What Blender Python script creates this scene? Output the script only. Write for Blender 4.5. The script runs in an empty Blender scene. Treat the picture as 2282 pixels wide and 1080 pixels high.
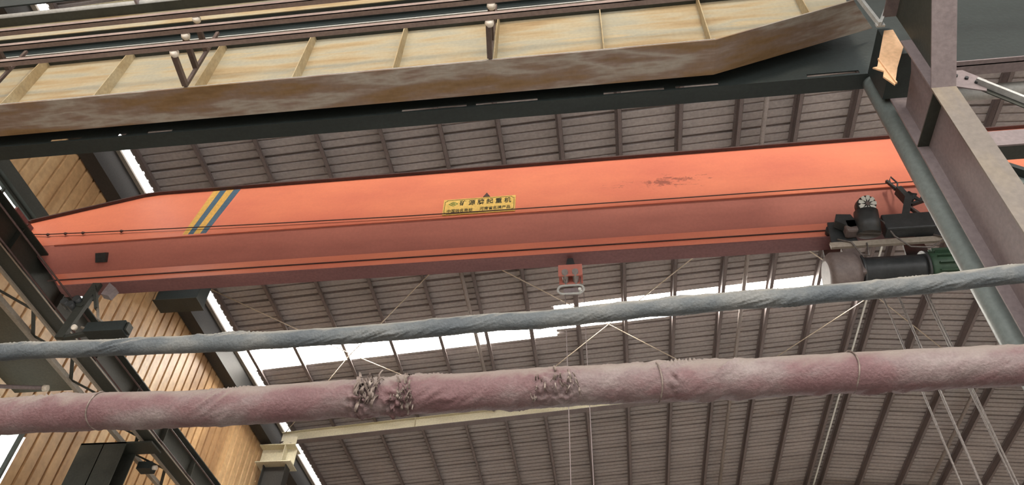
import bpy, math, random
from mathutils import Vector, Matrix, noise
random.seed(7)
S = bpy.context.scene
COL = S.collection
# ------------------------------------------------------------------ camera
cam_d = bpy.data.cameras.new('camera'); cam = bpy.data.objects.new('camera', cam_d); COL.objects.link(cam)
cam_d.sensor_width = 36.0; cam_d.lens = 36.0 * 1738.14 / 2282.0; cam_d.clip_end = 300
cam.matrix_world = Matrix(((0.99218995, 0.06521697, 0.10632898, 0.0),
                           (0.12071039, -0.71683075, -0.68671878, 0.0),
                           (0.03143416, 0.69419048, -0.71910463, 1.6),
                           (0, 0, 0, 1)))
# third column of the rotation is the camera's backward axis
S.camera = cam
# ------------------------------------------------------------------ world
W = bpy.data.worlds.new('world'); S.world = W; W.use_nodes = True
bg = W.node_tree.nodes['Background']; bg.inputs[0].default_value = (1.0, 0.96, 0.935, 1); bg.inputs[1].default_value = 4.0
# low warm sun that comes in through the open side behind the camera
sun_d = bpy.data.lights.new('sun', 'SUN'); sun = bpy.data.objects.new('sun', sun_d); COL.objects.link(sun)
sun_d.energy = 1.5; sun_d.angle = math.radians(8); sun_d.color = (1.0, 0.86, 0.68)
sun.rotation_euler = Vector((-0.13, 0.94, -0.285)).to_track_quat('-Z', 'Y').to_euler(); sun.location = (10, -20, 20)
S.view_settings.view_transform = 'Standard'; S.view_settings.look = 'None'
S.view_settings.gamma = 1.0; S.view_settings.use_curve_mapping = False
S.view_settings.exposure = 0.12
S.cycles.max_bounces = 8; S.cycles.diffuse_bounces = 5
S.cycles.use_denoising = True
SKY_E = 34.0      # daylight coming through the translucent roof sheets

# ------------------------------------------------------------------ materials
def nod(nt, t, **k):
    n = nt.nodes.new(t)
    for a, b in k.items(): setattr(n, a, b)
    return n
def mat(name, stops, scale=(1, 1, 1), rough=0.6, metal=0.0, bump=0.15, detail=6, fine=25.0, spec=0.4, extra=None, coat=0, dirt=.16):
    """procedural paint: a colour ramp over stretched noise plus fine dirt noise and bump"""
    m = bpy.data.materials.new(name); m.use_nodes = True; nt = m.node_tree; L = nt.links
    b = nt.nodes['Principled BSDF']
    tc = nod(nt, 'ShaderNodeTexCoord'); mp = nod(nt, 'ShaderNodeMapping'); mp.inputs['Scale'].default_value = scale
    L.new(tc.outputs['Object'], mp.inputs['Vector'])
    n = nod(nt, 'ShaderNodeTexNoise'); n.inputs['Scale'].default_value = 1.0; n.inputs['Detail'].default_value = detail
    n.inputs['Roughness'].default_value = 0.6
    L.new(mp.outputs[0], n.inputs['Vector'])
    r = nod(nt, 'ShaderNodeValToRGB'); r.color_ramp.elements[0].position = stops[0][0]; r.color_ramp.elements[0].color = (*stops[0][1], 1)
    r.color_ramp.elements[1].position = stops[-1][0]; r.color_ramp.elements[1].color = (*stops[-1][1], 1)
    for p, c in stops[1:-1]:
        e = r.color_ramp.elements.new(p); e.color = (*c, 1)
    L.new(n.outputs['Fac'], r.inputs['Fac'])
    f = nod(nt, 'ShaderNodeTexNoise'); f.inputs['Scale'].default_value = fine; f.inputs['Detail'].default_value = 5
    L.new(tc.outputs['Object'], f.inputs['Vector'])
    mr = nod(nt, 'ShaderNodeMapRange'); mr.inputs['From Min'].default_value = 0.3; mr.inputs['From Max'].default_value = 0.7
    mr.inputs['To Min'].default_value = 1 - dirt; mr.inputs['To Max'].default_value = 1 + dirt * .6
    L.new(f.outputs['Fac'], mr.inputs['Value'])
    mx = nod(nt, 'ShaderNodeMix', data_type='RGBA', blend_type='MULTIPLY'); mx.inputs['Factor'].default_value = 1.0
    L.new(r.outputs['Color'], mx.inputs['A']); L.new(mr.outputs[0], mx.inputs['B'])
    out = mx.outputs['Result']
    if extra: out = extra(nt, L, tc, out)
    L.new(out, b.inputs['Base Color'])
    b.inputs['Roughness'].default_value = rough; b.inputs['Metallic'].default_value = metal
    b.inputs['Specular IOR Level'].default_value = spec; b.inputs['Coat Weight'].default_value = coat
    b.inputs['Coat Roughness'].default_value = 0.25
    bp = nod(nt, 'ShaderNodeBump'); bp.inputs['Strength'].default_value = bump; bp.inputs['Distance'].default_value = 0.02
    L.new(f.outputs['Fac'], bp.inputs['Height']); L.new(bp.outputs[0], b.inputs['Normal'])
    return m
def rust_spot(cx, cz, rx, rz, col):
    def ex(nt, L, tc, out):
        mp = nod(nt, 'ShaderNodeMapping'); mp.inputs['Location'].default_value = (-cx / rx, 0, -cz / rz); mp.inputs['Scale'].default_value = (1 / rx, 0, 1 / rz)
        L.new(tc.outputs['Object'], mp.inputs['Vector'])
        le = nod(nt, 'ShaderNodeVectorMath', operation='LENGTH'); L.new(mp.outputs[0], le.inputs[0])
        mm = nod(nt, 'ShaderNodeMapping'); mm.inputs['Scale'].default_value = (3, 3, 9); L.new(tc.outputs['Object'], mm.inputs['Vector'])
        n = nod(nt, 'ShaderNodeTexNoise'); n.inputs['Scale'].default_value = 2.2; n.inputs['Detail'].default_value = 8; n.inputs['Roughness'].default_value = 0.75
        L.new(mm.outputs[0], n.inputs['Vector'])
        a = nod(nt, 'ShaderNodeMath', operation='MULTIPLY_ADD'); L.new(le.outputs['Value'], a.inputs[0]); a.inputs[1].default_value = -0.20; L.new(n.outputs['Fac'], a.inputs[2])
        mr = nod(nt, 'ShaderNodeMapRange'); mr.inputs['From Min'].default_value = 0.42; mr.inputs['From Max'].default_value = 0.48; mr.inputs['To Max'].default_value = 0.75
        L.new(a.outputs[0], mr.inputs['Value'])
        mx = nod(nt, 'ShaderNodeMix', data_type='RGBA'); L.new(mr.outputs[0], mx.inputs['Factor']); L.new(out, mx.inputs['A']); mx.inputs['B'].default_value = (*col, 1)
        return mx.outputs['Result']
    return ex
def emis(name, col, st):
    m = bpy.data.materials.new(name); m.use_nodes = True; nt = m.node_tree
    b = nt.nodes['Principled BSDF']; b.inputs['Base Color'].default_value = (.8, .8, .8, 1)
    b.inputs['Emission Color'].default_value = (*col, 1); b.inputs['Emission Strength'].default_value = st
    n = nod(nt, 'ShaderNodeTexNoise'); n.inputs['Scale'].default_value = 3
    mr = nod(nt, 'ShaderNodeMapRange'); mr.inputs['To Min'].default_value = st * .8; mr.inputs['To Max'].default_value = st * 1.2
    nt.links.new(n.outputs['Fac'], mr.inputs['Value']); nt.links.new(mr.outputs[0], b.inputs['Emission Strength'])
    return m
M = {}
M['roof'] = mat('roof_sheet', [(.3, (.27, .245, .24)), (.7, (.36, .33, .32))], (.35, .9, 1), .65, fine=14)
M['purlin'] = mat('purlin_paint', [(.3, (.12, .098, .095)), (.7, (.18, .15, .145))], (2, .5, 2), .6)
M['tube_paint'] = mat('strut_paint', [(.3, (.20, .175, .165)), (.7, (.28, .25, .235))], (2, .5, 2), .45)
M['rafter'] = mat('rafter_cream', [(.3, (.52, .48, .33)), (.7, (.70, .66, .50))], (.7, 1, 2), .5)
M['clad'] = mat('wall_cladding', [(.32, (.27, .155, .075)), (.5, (.44, .275, .135)), (.7, (.60, .43, .24))], (1, .8, .12), .45, fine=9)
M['concrete'] = mat('floor_concrete', [(.3, (.30, .29, .27)), (.7, (.42, .40, .37))], (.4, .4, .4), .85)
M['dark_green'] = mat('dark_green_steel', [(.3, (.010, .016, .016)), (.7, (.021, .030, .029))], (.5, 2, 2), .6)
M['runway_steel'] = mat('dark_steel', [(.3, (.022, .026, .021)), (.7, (.045, .048, .040))], (2, .6, 2), .6)  # near-black steel tone shared by runway, frames and trims
M['lip'] = mat('pale_edge_steel', [(.3, (.24, .21, .17)), (.7, (.36, .32, .27))], (2, .6, 2), .55)  # paler steel tone for edges, chords and small fittings
M['eave'] = mat('eave_beam_paint', [(.3, (.022, .022, .020)), (.7, (.04, .038, .035))], (1, .4, 1), .6)
M['cream'] = mat('cream_girder_paint', [(.28, (.23, .15, .07)), (.42, (.31, .235, .13)), (.50, (.33, .285, .19)), (.58, (.28, .265, .20)), (.66, (.35, .28, .165)), (.76, (.35, .32, .245))], (.55, 1, 4.2), .55, bump=.05, detail=3, dirt=.08)
M['stiff'] = mat('stiffener_paint', [(.3, (.33, .24, .12)), (.7, (.46, .39, .25))], (2, 2, 2), .55)
M['brown'] = mat('rusty_brown_flange', [(.28, (.12, .068, .022)), (.42, (.20, .125, .06)), (.50, (.21, .15, .115)), (.585, (.32, .29, .25)), (.66, (.21, .15, .12)), (.76, (.17, .105, .045))], (.6, 3.2, 1), .5, bump=.05, detail=4, dirt=.08)
M['rail'] = mat('conductor_rail_brown', [(.3, (.16, .115, .10)), (.7, (.26, .20, .175))], (1, 3, 3), .6)
M['arm'] = mat('bracket_arm_brown', [(.3, (.06, .042, .036)), (.7, (.11, .078, .065))], (3, 3, 3), .6)
M['porcelain'] = mat('insulator_porcelain', [(.3, (.62, .56, .46)), (.7, (.80, .75, .66))], (9, 9, 9), .3, bump=.05)
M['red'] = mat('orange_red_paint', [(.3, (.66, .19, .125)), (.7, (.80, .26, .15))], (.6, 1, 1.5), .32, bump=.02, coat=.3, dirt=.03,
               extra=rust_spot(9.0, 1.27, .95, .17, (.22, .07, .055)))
M['red_low'] = mat('shade_red_paint', [(.3, (.42, .145, .115)), (.7, (.54, .195, .15))], (.5, 1, 3), .5, bump=.03, dirt=.06)  # girder red with the slanting plate's shade in it; pulley box shares it
M['red_dark'] = mat('deep_shade_red_paint', [(.3, (.14, .060, .062)), (.7, (.21, .095, .095))], (.5, 2, 2), .6)  # same red, darker still: underside shade mixed into the colour
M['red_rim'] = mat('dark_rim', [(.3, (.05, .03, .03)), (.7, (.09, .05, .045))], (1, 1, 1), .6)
M['blue'] = mat('stripe_blue', [(.3, (.055, .115, .18)), (.7, (.08, .15, .22))], (2, 2, 2), .45)
M['yellow'] = mat('stripe_yellow', [(.3, (.62, .36, .08)), (.7, (.72, .45, .12))], (2, 2, 2), .45)
M['plate'] = mat('nameplate_yellow', [(.3, (.74, .50, .13)), (.7, (.82, .58, .18))], (4, 4, 4), .4)
M['ink'] = mat('black_ink', [(.3, (.02, .025, .015)), (.7, (.03, .035, .02))], (4, 4, 4), .5)
M['logo'] = mat('logo_green', [(.3, (.10, .22, .05)), (.7, (.14, .28, .07))], (4, 4, 4), .5)
M['tan'] = mat('tan_plate', [(.3, (.58, .36, .20)), (.7, (.70, .46, .28))], (3, 3, 3), .55)
M['column'] = mat('grey_mauve_column', [(.3, (.13, .105, .108)), (.7, (.18, .15, .15))], (2, 2, .5), .55)
M['column_front'] = mat('grey_tan_flange', [(.3, (.10, .085, .075)), (.5, (.125, .108, .092)), (.7, (.18, .145, .095))], (2, 2, .6), .55)
M['pole'] = mat('grey_green_pole', [(.3, (.10, .125, .12)), (.7, (.16, .185, .175))], (2, 2, .5), .5)
M['light_grey'] = mat('pale_grey_steel', [(.3, (.34, .35, .34)), (.7, (.46, .47, .45))], (2, 2, 2), .5)
M['mauve'] = mat('mauve_steel', [(.3, (.17, .14, .145)), (.7, (.24, .20, .20))], (1, 2, 2), .55)
M['hoist_grey'] = mat('hoist_grey_brown', [(.3, (.10, .078, .075)), (.7, (.17, .14, .13))], (3, 3, 3), .5)
M['hoist_dark'] = mat('hoist_greasy_black', [(.3, (.022, .026, .028)), (.7, (.05, .055, .058))], (5, 5, 5), .4)
M['hoist_green'] = mat('hoist_motor_green', [(.3, (.022, .055, .032)), (.7, (.04, .085, .05))], (5, 5, 5), .5)
M['white'] = mat('fan_white', [(.3, (.62, .66, .62)), (.7, (.78, .80, .76))], (9, 9, 9), .5)
M['rope'] = mat('wire_rope', [(.3, (.09, .08, .075)), (.7, (.19, .17, .16))], (9, 9, 30), .5, metal=.3)
M['cable'] = mat('black_cable', [(.3, (.045, .025, .022)), (.7, (.08, .045, .04))], (9, 9, 9), .6)
M['rod'] = mat('brace_rod', [(.3, (.42, .36, .28)), (.7, (.58, .50, .40))], (2, 2, 2), .5)
M['skylight'] = emis('translucent_roof_sheet', (1.0, .95, .86), SKY_E)
M['daylight'] = emis('frosted_window_pane', (.88, 1.0, .93), 1.1)
M['olive'] = mat('olive_plate_paint', [(.3, (.07, .07, .05)), (.7, (.13, .12, .09))], (.8, .8, .8), .6)
# pipe lagging: painted cloth, with grey dust lying on it (dust_level = share of grey)
def lagging(name, cols, dust, dust_at):
    def ex(nt, L, tc, out):
        g = nod(nt, 'ShaderNodeNewGeometry'); sp = nod(nt, 'ShaderNodeSeparateXYZ'); L.new(g.outputs['Normal'], sp.inputs[0])
        n = nod(nt, 'ShaderNodeTexNoise'); n.inputs['Scale'].default_value = 5; n.inputs['Detail'].default_value = 6
        L.new(tc.outputs['Object'], n.inputs['Vector'])
        a = nod(nt, 'ShaderNodeMath', operation='MULTIPLY_ADD'); L.new(n.outputs['Fac'], a.inputs[0]); a.inputs[1].default_value = 1.1; L.new(sp.outputs['Z'], a.inputs[2])
        mr = nod(nt, 'ShaderNodeMapRange'); mr.inputs['From Min'].default_value = dust_at; mr.inputs['From Max'].default_value = dust_at + .6; mr.inputs['To Max'].default_value = .8
        L.new(a.outputs[0], mr.inputs['Value'])
        mx = nod(nt, 'ShaderNodeMix', data_type='RGBA'); L.new(mr.outputs[0], mx.inputs['Factor']); L.new(out, mx.inputs['A']); mx.inputs['B'].default_value = (*dust, 1)
        return mx.outputs['Result']
    return mat(name, cols, (1.6, 3, 3), .62, bump=.35, fine=60, extra=ex, spec=.3)
M['lag_red'] = lagging('maroon_pipe_lagging', [(.34, (.10, .050, .054)), (.47, (.122, .070, .073)), (.58, (.14, .104, .104)), (.7, (.185, .155, .15))], (.19, .165, .145), .50)
M['lag_grey'] = lagging('blue_grey_pipe_lagging', [(.34, (.05, .062, .072)), (.5, (.078, .09, .096)), (.7, (.14, .145, .14))], (.24, .23, .20), .60)
M['torn'] = mat('torn_lagging_cloth', [(.3, (.05, .035, .03)), (.5, (.14, .11, .095)), (.7, (.28, .24, .21))], (14, 14, 14), .85, bump=.5)

# ------------------------------------------------------------------ mesh helpers
class MB:
    def __init__(s): s.v = []; s.f = []; s.smooth = []
    def add(s, vs, fs, sm=False):
        o = len(s.v); s.v += [Vector(v) for v in vs]
        for f in fs: s.f.append([i + o for i in f]); s.smooth.append(sm)
        return s
    def box(s, a, b):
        x0, y0, z0 = a; x1, y1, z1 = b
        return s.add([(x0, y0, z0), (x1, y0, z0), (x1, y1, z0), (x0, y1, z0), (x0, y0, z1), (x1, y0, z1), (x1, y1, z1), (x0, y1, z1)],
                     [(3, 2, 1, 0), (4, 5, 6, 7), (0, 1, 5, 4), (1, 2, 6, 5), (2, 3, 7, 6), (3, 0, 4, 7)])
    def prism(s, poly, ext):
        n = len(poly); ext = Vector(ext); a = [Vector(p) for p in poly]
        return s.add(a + [p + ext for p in a], [tuple(range(n)), tuple(range(2 * n - 1, n - 1, -1))] + [(i, i + n, (i + 1) % n + n, (i + 1) % n) for i in range(n)])
    def bar(s, p, q, w, h, up=(0, 0, 1)):
        p, q = Vector(p), Vector(q); d = (q - p).normalized(); up = Vector(up)
        if abs(d.dot(up)) > .98: up = Vector((0, 1, 0))
        r = d.cross(up).normalized(); u = r.cross(d).normalized()
        c = [r * (w * i) / 2 + u * (h * j) / 2 for i, j in ((-1, -1), (1, -1), (1, 1), (-1, 1))]
        return s.add([p + k for k in c] + [q + k for k in c], [(0, 1, 2, 3), (7, 6, 5, 4), (0, 4, 5, 1), (1, 5, 6, 2), (2, 6, 7, 3), (3, 7, 4, 0)])
    def tube(s, pts, r, n=10, cap=True):
        pts = [Vector(p) for p in pts]; rs = r if isinstance(r, (list, tuple)) else [r] * len(pts)
        vs = []; prev = None
        for i, p in enumerate(pts):
            d = (pts[min(i + 1, len(pts) - 1)] - pts[max(i - 1, 0)]).normalized()
            if prev is None:
                u = d.orthogonal().normalized()
            else:
                u = (prev - d * prev.dot(d)).normalized()
            prev = u; w = d.cross(u)
            vs += [p + (u * math.cos(2 * math.pi * k / n) + w * math.sin(2 * math.pi * k / n)) * rs[i] for k in range(n)]
        fs = [(i * n + k, i * n + (k + 1) % n, (i + 1) * n + (k + 1) % n, (i + 1) * n + k) for i in range(len(pts) - 1) for k in range(n)]
        s.add(vs, fs, True)
        if cap:
            o = len(s.v) - len(vs); s.f.append([o + k for k in range(n)][::-1]); s.smooth.append(False)
            s.f.append([o + (len(pts) - 1) * n + k for k in range(n)]); s.smooth.append(False)
        return s
    def build(s, name, m, parent=None, origin=None, bevel=0):
        if origin is None:
            if parent is not None: origin = parent['_o'] if '_o' in parent else (0, 0, 0)
            else:
                xs = [v.x for v in s.v]; ys = [v.y for v in s.v]; zs = [v.z for v in s.v]
                origin = ((min(xs) + max(xs)) / 2, (min(ys) + max(ys)) / 2, min(zs))
        o = Vector(origin)
        me = bpy.data.meshes.new(name); me.from_pydata([v - o for v in s.v], [], s.f); me.update()
        for p, sm in zip(me.polygons, s.smooth): p.use_smooth = sm
        me.materials.append(M[m]); ob = bpy.data.objects.new(name, me); COL.objects.link(ob)
        if parent is not None:
            ob.parent = parent
        else: ob.location = o
        ob['_o'] = tuple(o)
        if bevel:
            bm = ob.modifiers.new('bevel', 'BEVEL'); bm.width = bevel; bm.segments = 2; bm.limit_method = 'ANGLE'
        return ob
def tag(o, label, cat, group=None, kind=None):
    o['label'] = label
    if kind: o['kind'] = kind
    else: o['category'] = cat
    if group: o['group'] = group
    return o
def thing(name, loc, label, cat, group=None):
    o = bpy.data.objects.new(name, None); COL.objects.link(o); o.location = loc; o.empty_display_size = .2; o['_o'] = tuple(loc)
    return tag(o, label, cat, group)
def struct(o, label=None):
    o['kind'] = 'structure'
    if label: o['label'] = label
    return o
def copy_tree(o, parent=None):
    c = o.copy(); COL.objects.link(c)
    if parent is not None: c.parent = parent
    for ch in list(o.children): copy_tree(ch, c)
    return c
ORD = ['first', 'second', 'third', 'fourth', 'fifth', 'sixth', 'seventh', 'eighth', 'ninth', 'tenth', 'eleventh', 'twelfth', 'thirteenth', 'fourteenth', 'fifteenth', 'sixteenth', 'seventeenth', 'eighteenth', 'nineteenth', 'twentieth']

# ------------------------------------------------------------------ roof, walls, floor
EX, RX, EZ = -9.97, 7.29, 15.0           # eave x, ridge x, eave z
RZ = EZ + .08 * (RX - EX); FX = 25.0
def rz(x): return EZ + .08 * (x - EX) if x <= RX else RZ - .10 * (x - RX)
SKY = (16.15, 17.22); SKYB = (15.95, 16.95); XS = -1.25; SKR = (15.0, 15.95); SKRX = (9.45, 17.0)
def roof_profile(y0, y1):
    """trapezoid grooves every 0.225 m, a deeper lap every 0.9 m"""
    pts = []; k = math.ceil(y0 / .225)
    pts.append((y0, 0))
    while k * .225 < y1 - .05:
        y = k * .225; w, h = (.034, .075) if k % 4 == 0 else (.018, .035)
        if y - w > pts[-1][0] + .01 and y + w < y1 - .01:
            pts += [(y - w - .01, 0), (y - w, h), (y + w, h), (y + w + .01, 0)]
        k += 1
    pts.append((y1, 0)); return pts
def roof_piece(mb, x0, x1, y0, y1):
    pr = roof_profile(y0, y1); n = len(pr)
    vs = [(x, y, rz(x) + h) for x in (x0, x1) for y, h in pr]
    mb.add(vs, [(i, i + 1, n + i + 1, n + i) for i in range(n - 1)])
r = MB(); Y0, Y1 = -5.0, 36.0
roof_piece(r, EX, XS, Y0, SKY[0]); roof_piece(r, EX, XS, SKY[1], Y1); roof_piece(r, XS, RX, Y0, SKYB[0]); roof_piece(r, XS, RX, SKYB[1], Y1)
roof_piece(r, RX, SKRX[0], Y0, Y1); roof_piece(r, SKRX[1], FX, Y0, Y1)
roof_piece(r, SKRX[0], SKRX[1], Y0, SKR[0]); roof_piece(r, SKRX[0], SKRX[1], SKR[1], Y1)
struct(r.build('ceiling', 'roof', origin=(0, 0, 0)), 'ribbed grey brown metal roof sheeting on both slopes')
w = MB(); w.prism([(EX, SKY[0], rz(EX) + .01), (XS, SKY[0], rz(XS) + .01), (XS, SKY[1], rz(XS) + .01), (EX, SKY[1], rz(EX) + .01)], (0, 0, .012)); w.prism([(XS + .02, SKYB[0], rz(XS) + .01), (6.95, SKYB[0], rz(6.95) + .01), (6.95, SKYB[1], rz(6.95) + .01), (XS + .02, SKYB[1], rz(XS) + .01)], (0, 0, .012))
struct(w.build('window_1', 'skylight', origin=(0, 0, 0)), 'long glowing translucent skylight strip across the left roof slope')
w = MB(); w.prism([(SKRX[0], SKR[0], rz(SKRX[0]) + .01), (SKRX[1], SKR[0], rz(SKRX[1]) + .01), (SKRX[1], SKR[1], rz(SKRX[1]) + .01), (SKRX[0], SKR[1], rz(SKRX[0]) + .01)], (0, 0, .012))
struct(w.build('window_2', 'skylight', origin=(0, 0, 0)), 'bright skylight glimpsed between the round pole and the grey column')
rc = MB(); rc.prism([(6.93, SKYB[0] - .02, rz(6.93)), (RX, SKYB[0] - .02, RZ), (RX, SKYB[1] + .02, RZ), (6.93, SKYB[1] + .02, rz(6.93))], (0, 0, .03))
struct(rc.build('trim_1', 'roof', origin=(0, 0, 0)), 'plain roof sheet between skylight and ridge')
# left wall: vertical ribbed cladding with two window openings
WX = -10.6
holes = [(4.6, 11.0, 11.75, 12.17), (9.6, 11.15, 7.6, 9.12)]
wl = MB(); y = -5.2
while y < 36:
    zs = [(0, 15.02)]
    for (a, b, c, d) in holes:
        if a - .01 <= y < b - .01:
            zs = [q for (z0, z1) in zs for q in (((z0, c), (d, z1)) if z0 < c and d < z1 else ((z0, z1),))]
    for z0, z1 in zs:
        pr = [(y, 0), (y + .232, 0), (y + .242, .035), (y + .29, .035), (y + .30, 0)]
        vs = [(WX - h, yy, z) for z in (z0, z1) for yy, h in pr]
        wl.add(vs, [(i, i + 1, 5 + i + 1, 5 + i) for i in range(4)])
    y += .30
struct(wl.build('wall_left', 'clad', origin=(0, 0, 0)), 'tan ribbed metal wall cladding on the left')
wb = MB(); x = -10.6
while x < FX:
    pr = [(x, 0), (x + .232, 0), (x + .242, .035), (x + .29, .035), (x + .30, 0)]
    vs = [(xx, 36 + h, z) for z in (5.2, 16.3) for xx, h in pr]
    wb.add(vs, [(i, i + 1, 5 + i + 1, 5 + i) for i in range(4)]); x += .30
struct(wb.build('wall_back', 'clad', origin=(0, 0, 0)))
struct(MB().box((FX, -5, 0), (FX + .1, 36, 14.5)).build('wall_right', 'clad', origin=(0, 0, 0)))
struct(MB().box((-30, -30, -.2), (40, 40, 0)).build('floor', 'concrete', origin=(0, 0, 0)))
def win(n, hole, label):
    a, b, c, d = hole
    p = MB().box((WX - .05, a, c), (WX - .04, b, d)).build('window_%d' % n, 'daylight', origin=(0, 0, 0)); struct(p, label)
    f = MB()
    for (y0, y1, z0, z1) in ((a - .05, b + .05, d, d + .06), (a - .05, b + .05, c - .06, c), (a - .05, a, c, d), (b, b + .05, c, d)):
        f.box((WX - .03, y0, z0), (WX + .05, y1, z1))
    k = a + 1.1
    while k < b - .3: f.box((WX - .03, k, c), (WX + .02, k + .04, d)); k += 1.1
    f.build('window_frame', 'runway_steel', p, origin=(0, 0, 0))
win(3, holes[0], 'narrow pale clerestory window strip high on the left wall')
win(4, holes[1], 'pale window low on the left wall at the frame edge')
g = MB().box((WX + .01, 2, 12.23), (WX + .16, 11.05, 12.52))
struct(g.build('trim_2', 'runway_steel'), 'dark girt running along the wall above the narrow window')
# eave beam below the bright gap between wall and roof
eb = thing('eave_beam', (-10.3, 18, 14.2), 'long dark eave beam below the bright gap between wall and roof', 'beam')
e = MB(); e.box((-10.56, 3, 14.25), (-10.22, 36, 14.9)); e.build('beam_body', 'eave', eb)
e = MB(); e.box((-10.30, 3, 14.91), (-10.13, 36, 14.96)); e.build('flange', 'lip', eb)['label'] = 'lighter lower lip of the eave beam'
rc = MB().box((7.15, 3, RZ - .10), (7.24, 36, RZ - .02)); rc.box((7.34, 3, RZ - .12), (7.43, 36, RZ - .04))
o = MB()
o.bar((7.29, 3, RZ - .14), (7.29, 36, RZ - .14), .05, .03)
tag(o.build('ridge_flashing', 'white'), 'thin pale strip running along the roof ridge', 'flashing')
# purlins
def purlin_mesh(x, h=.21):
    m = MB(); z = rz(x) - .005
    m.box((x - .004, 3.0, z - h), (x + .004, 36, z)); m.box((x - .004, 3.0, z - h), (x + .085, 36, z - h + .008)); m.box((x + .077, 3.0, z - h), (x + .085, 36, z - h + .03)); m.box((x - .06, 3.0, z - .008), (x, 36, z))
    return m
xs = [-9.78, -8.50, -7.18, -5.85, -4.48, -3.20, -1.95, -.64, .65, 1.97, 3.26, 4.54, 5.79, 7.02]
first = None
for i, x in enumerate(xs):
    lab = 'dark roof purlin, %s out from the bright eave gap at left' % ORD[i] if i < len(xs) - 1 else 'dark roof purlin just left of the ridge strip'
    if first is None:
        first = tag(purlin_mesh(x).build('roof_purlin', 'purlin'), lab, 'purlin', 'purlins under the left roof slope'); x00 = first.location.x - x; z00 = first.location.z - rz(x)
    else:
        c = first.copy(); COL.objects.link(c); c.location.x = x + x00; c.location.z = rz(x) + z00; tag(c, lab, 'purlin', 'purlins under the left roof slope')
for i, x in enumerate([7.52, 8.78, 10.11, 11.44, 12.77, 14.1, 15.43]):
    c = first.copy(); COL.objects.link(c); c.location.x = x + x00; c.location.z = rz(x) + z00 - .004
    tag(c, 'dark roof purlin right of the ridge strip, %s from it' % ORD[i], 'purlin', 'purlins under the right roof slope')
# tube struts (pipes parallel to the purlins)
for x, lab in ((-3.44, 'pale round tube strut under the roof left of the centre hoist limit box'), (3.82, 'pale round tube strut under the roof right of the pulley box'), (10.98, 'round tube strut under the roof right of the ridge')):
    z = rz(x) - .26
    tag(MB().tube([(x, 13.0 if x < 0 else 6.1, z), (x, 16.6, z), (x, 20.1, z)] + ([(x, 27.2, z)] if x > 0 else []), .055, 14).build('tube_strut', 'tube_paint'), lab, 'strut', 'tube struts under the roof')
# rafters
for y, lab in ((5.95, 'nearest roof rafter above the rusty runway girder'), (13.1, 'roof rafter hidden behind the orange crane girder'), (20.2, 'cream lit roof rafter visible below the maroon lagged pipe'), (27.3, 'farthest roof rafter, dim, at the bottom edge')):
    t = thing('roof_rafter', (RX, y, RZ - .6), lab, 'rafter', 'roof rafters'); 
    a = MB(); a.prism([(-10.1, y, rz(-10.1) - .55), (RX, y, RZ - .55), (RX, y, RZ - .21), (-10.1, y, rz(-10.1) - .21)], (0, .012, 0))
    a.prism([(RX, y, RZ - .55), (FX, y, rz(FX) - .55), (FX, y, rz(FX) - .21), (RX, y, RZ - .21)], (0, .012, 0)); a.build('web', 'rafter', t)
    a = MB()
    for x0, x1 in ((-10.1, RX), (RX, FX)):
        a.prism([(x0, y - .11, rz(x0) - .565), (x1, y - .11, rz(x1) - .565), (x1, y + .11, rz(x1) - .565), (x0, y + .11, rz(x0) - .565)], (0, 0, .014))
    a.build('bottom_flange', 'purlin', t)['label'] = 'brown lower flange'
    a = MB()
    for x0, x1 in ((-10.1, RX), (RX, FX)):
        a.prism([(x0, y - .1, rz(x0) - .222), (x1, y - .1, rz(x1) - .222), (x1, y + .1, rz(x1) - .222), (x0, y + .1, rz(x0) - .222)], (0, 0, .012))
    a.build('top_flange', 'rafter', t)
    for x in (-5.9, 0.8, 4.1):
        MB().box((x, y - .10, rz(x) - .55), (x + .012, y, rz(x) - .22)).build('stiffener', 'rafter', t)
# rafter end brackets on the left wall line
def bracket(y, mname, label, col):
    t = thing('rafter_bracket', (-9.95, y, 13.55), label, 'bracket')
    a = MB().box((-10.52, y - .35, 13.55), (-9.42, y + .25, 13.575)); a.box((-10.52, y - .35, 14.12), (-9.42, y + .25, 14.145)); a.build('flange', mname, t)
    MB().box((-10.52, y - .06, 13.575), (-9.42, y - .04, 14.12)).build('web', mname, t)
    MB().box((-9.73, y - .33, 13.575), (-9.71, y - .06, 14.12)).build('stiffener', mname, t)
    for x in (-9.86, -9.6):
        MB().tube([(x, y - .25, 14.14), (x, y - .25, 14.21)], .045, 8).build('bolt', 'lip', t)
    MB().prism([(-9.95, y - .2, 14.15), (-9.45, y - .2, 14.15), (-9.45, y - .2, 14.48), (-9.78, y - .2, 14.48)], (0, .02, 0)).build('gusset', mname, t)
    return t
bracket(20.1, 'rafter', 'cream steel bracket carrying the lower rafter at the left wall', 0)
t = thing('rafter_end_box', (-10, 12.8, 13.6), 'black boxed rafter end under the crane girder at left', 'box')  # dark box stands for the rafter's end bracket
MB().box((-10.42, 12.6, 13.62), (-9.38, 13.0, 14.28)).build('box_body', 'dark_green', t, bevel=.01)
MB().box((-10.45, 12.57, 13.60), (-9.36, 13.03, 13.62)).build('box_lip', 'runway_steel', t)
o = MB().box((-10.3, 20.05, 0), (-9.6, 20.07, 13.54)); o.box((-10.31, 19.9, 0), (-10.29, 20.25, 13.54)); o.box((-9.61, 19.9, 0), (-9.59, 20.25, 13.54))
tag(o.build('wall_column', 'eave'), 'dark steel column below the cream rafter bracket', 'column')
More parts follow.
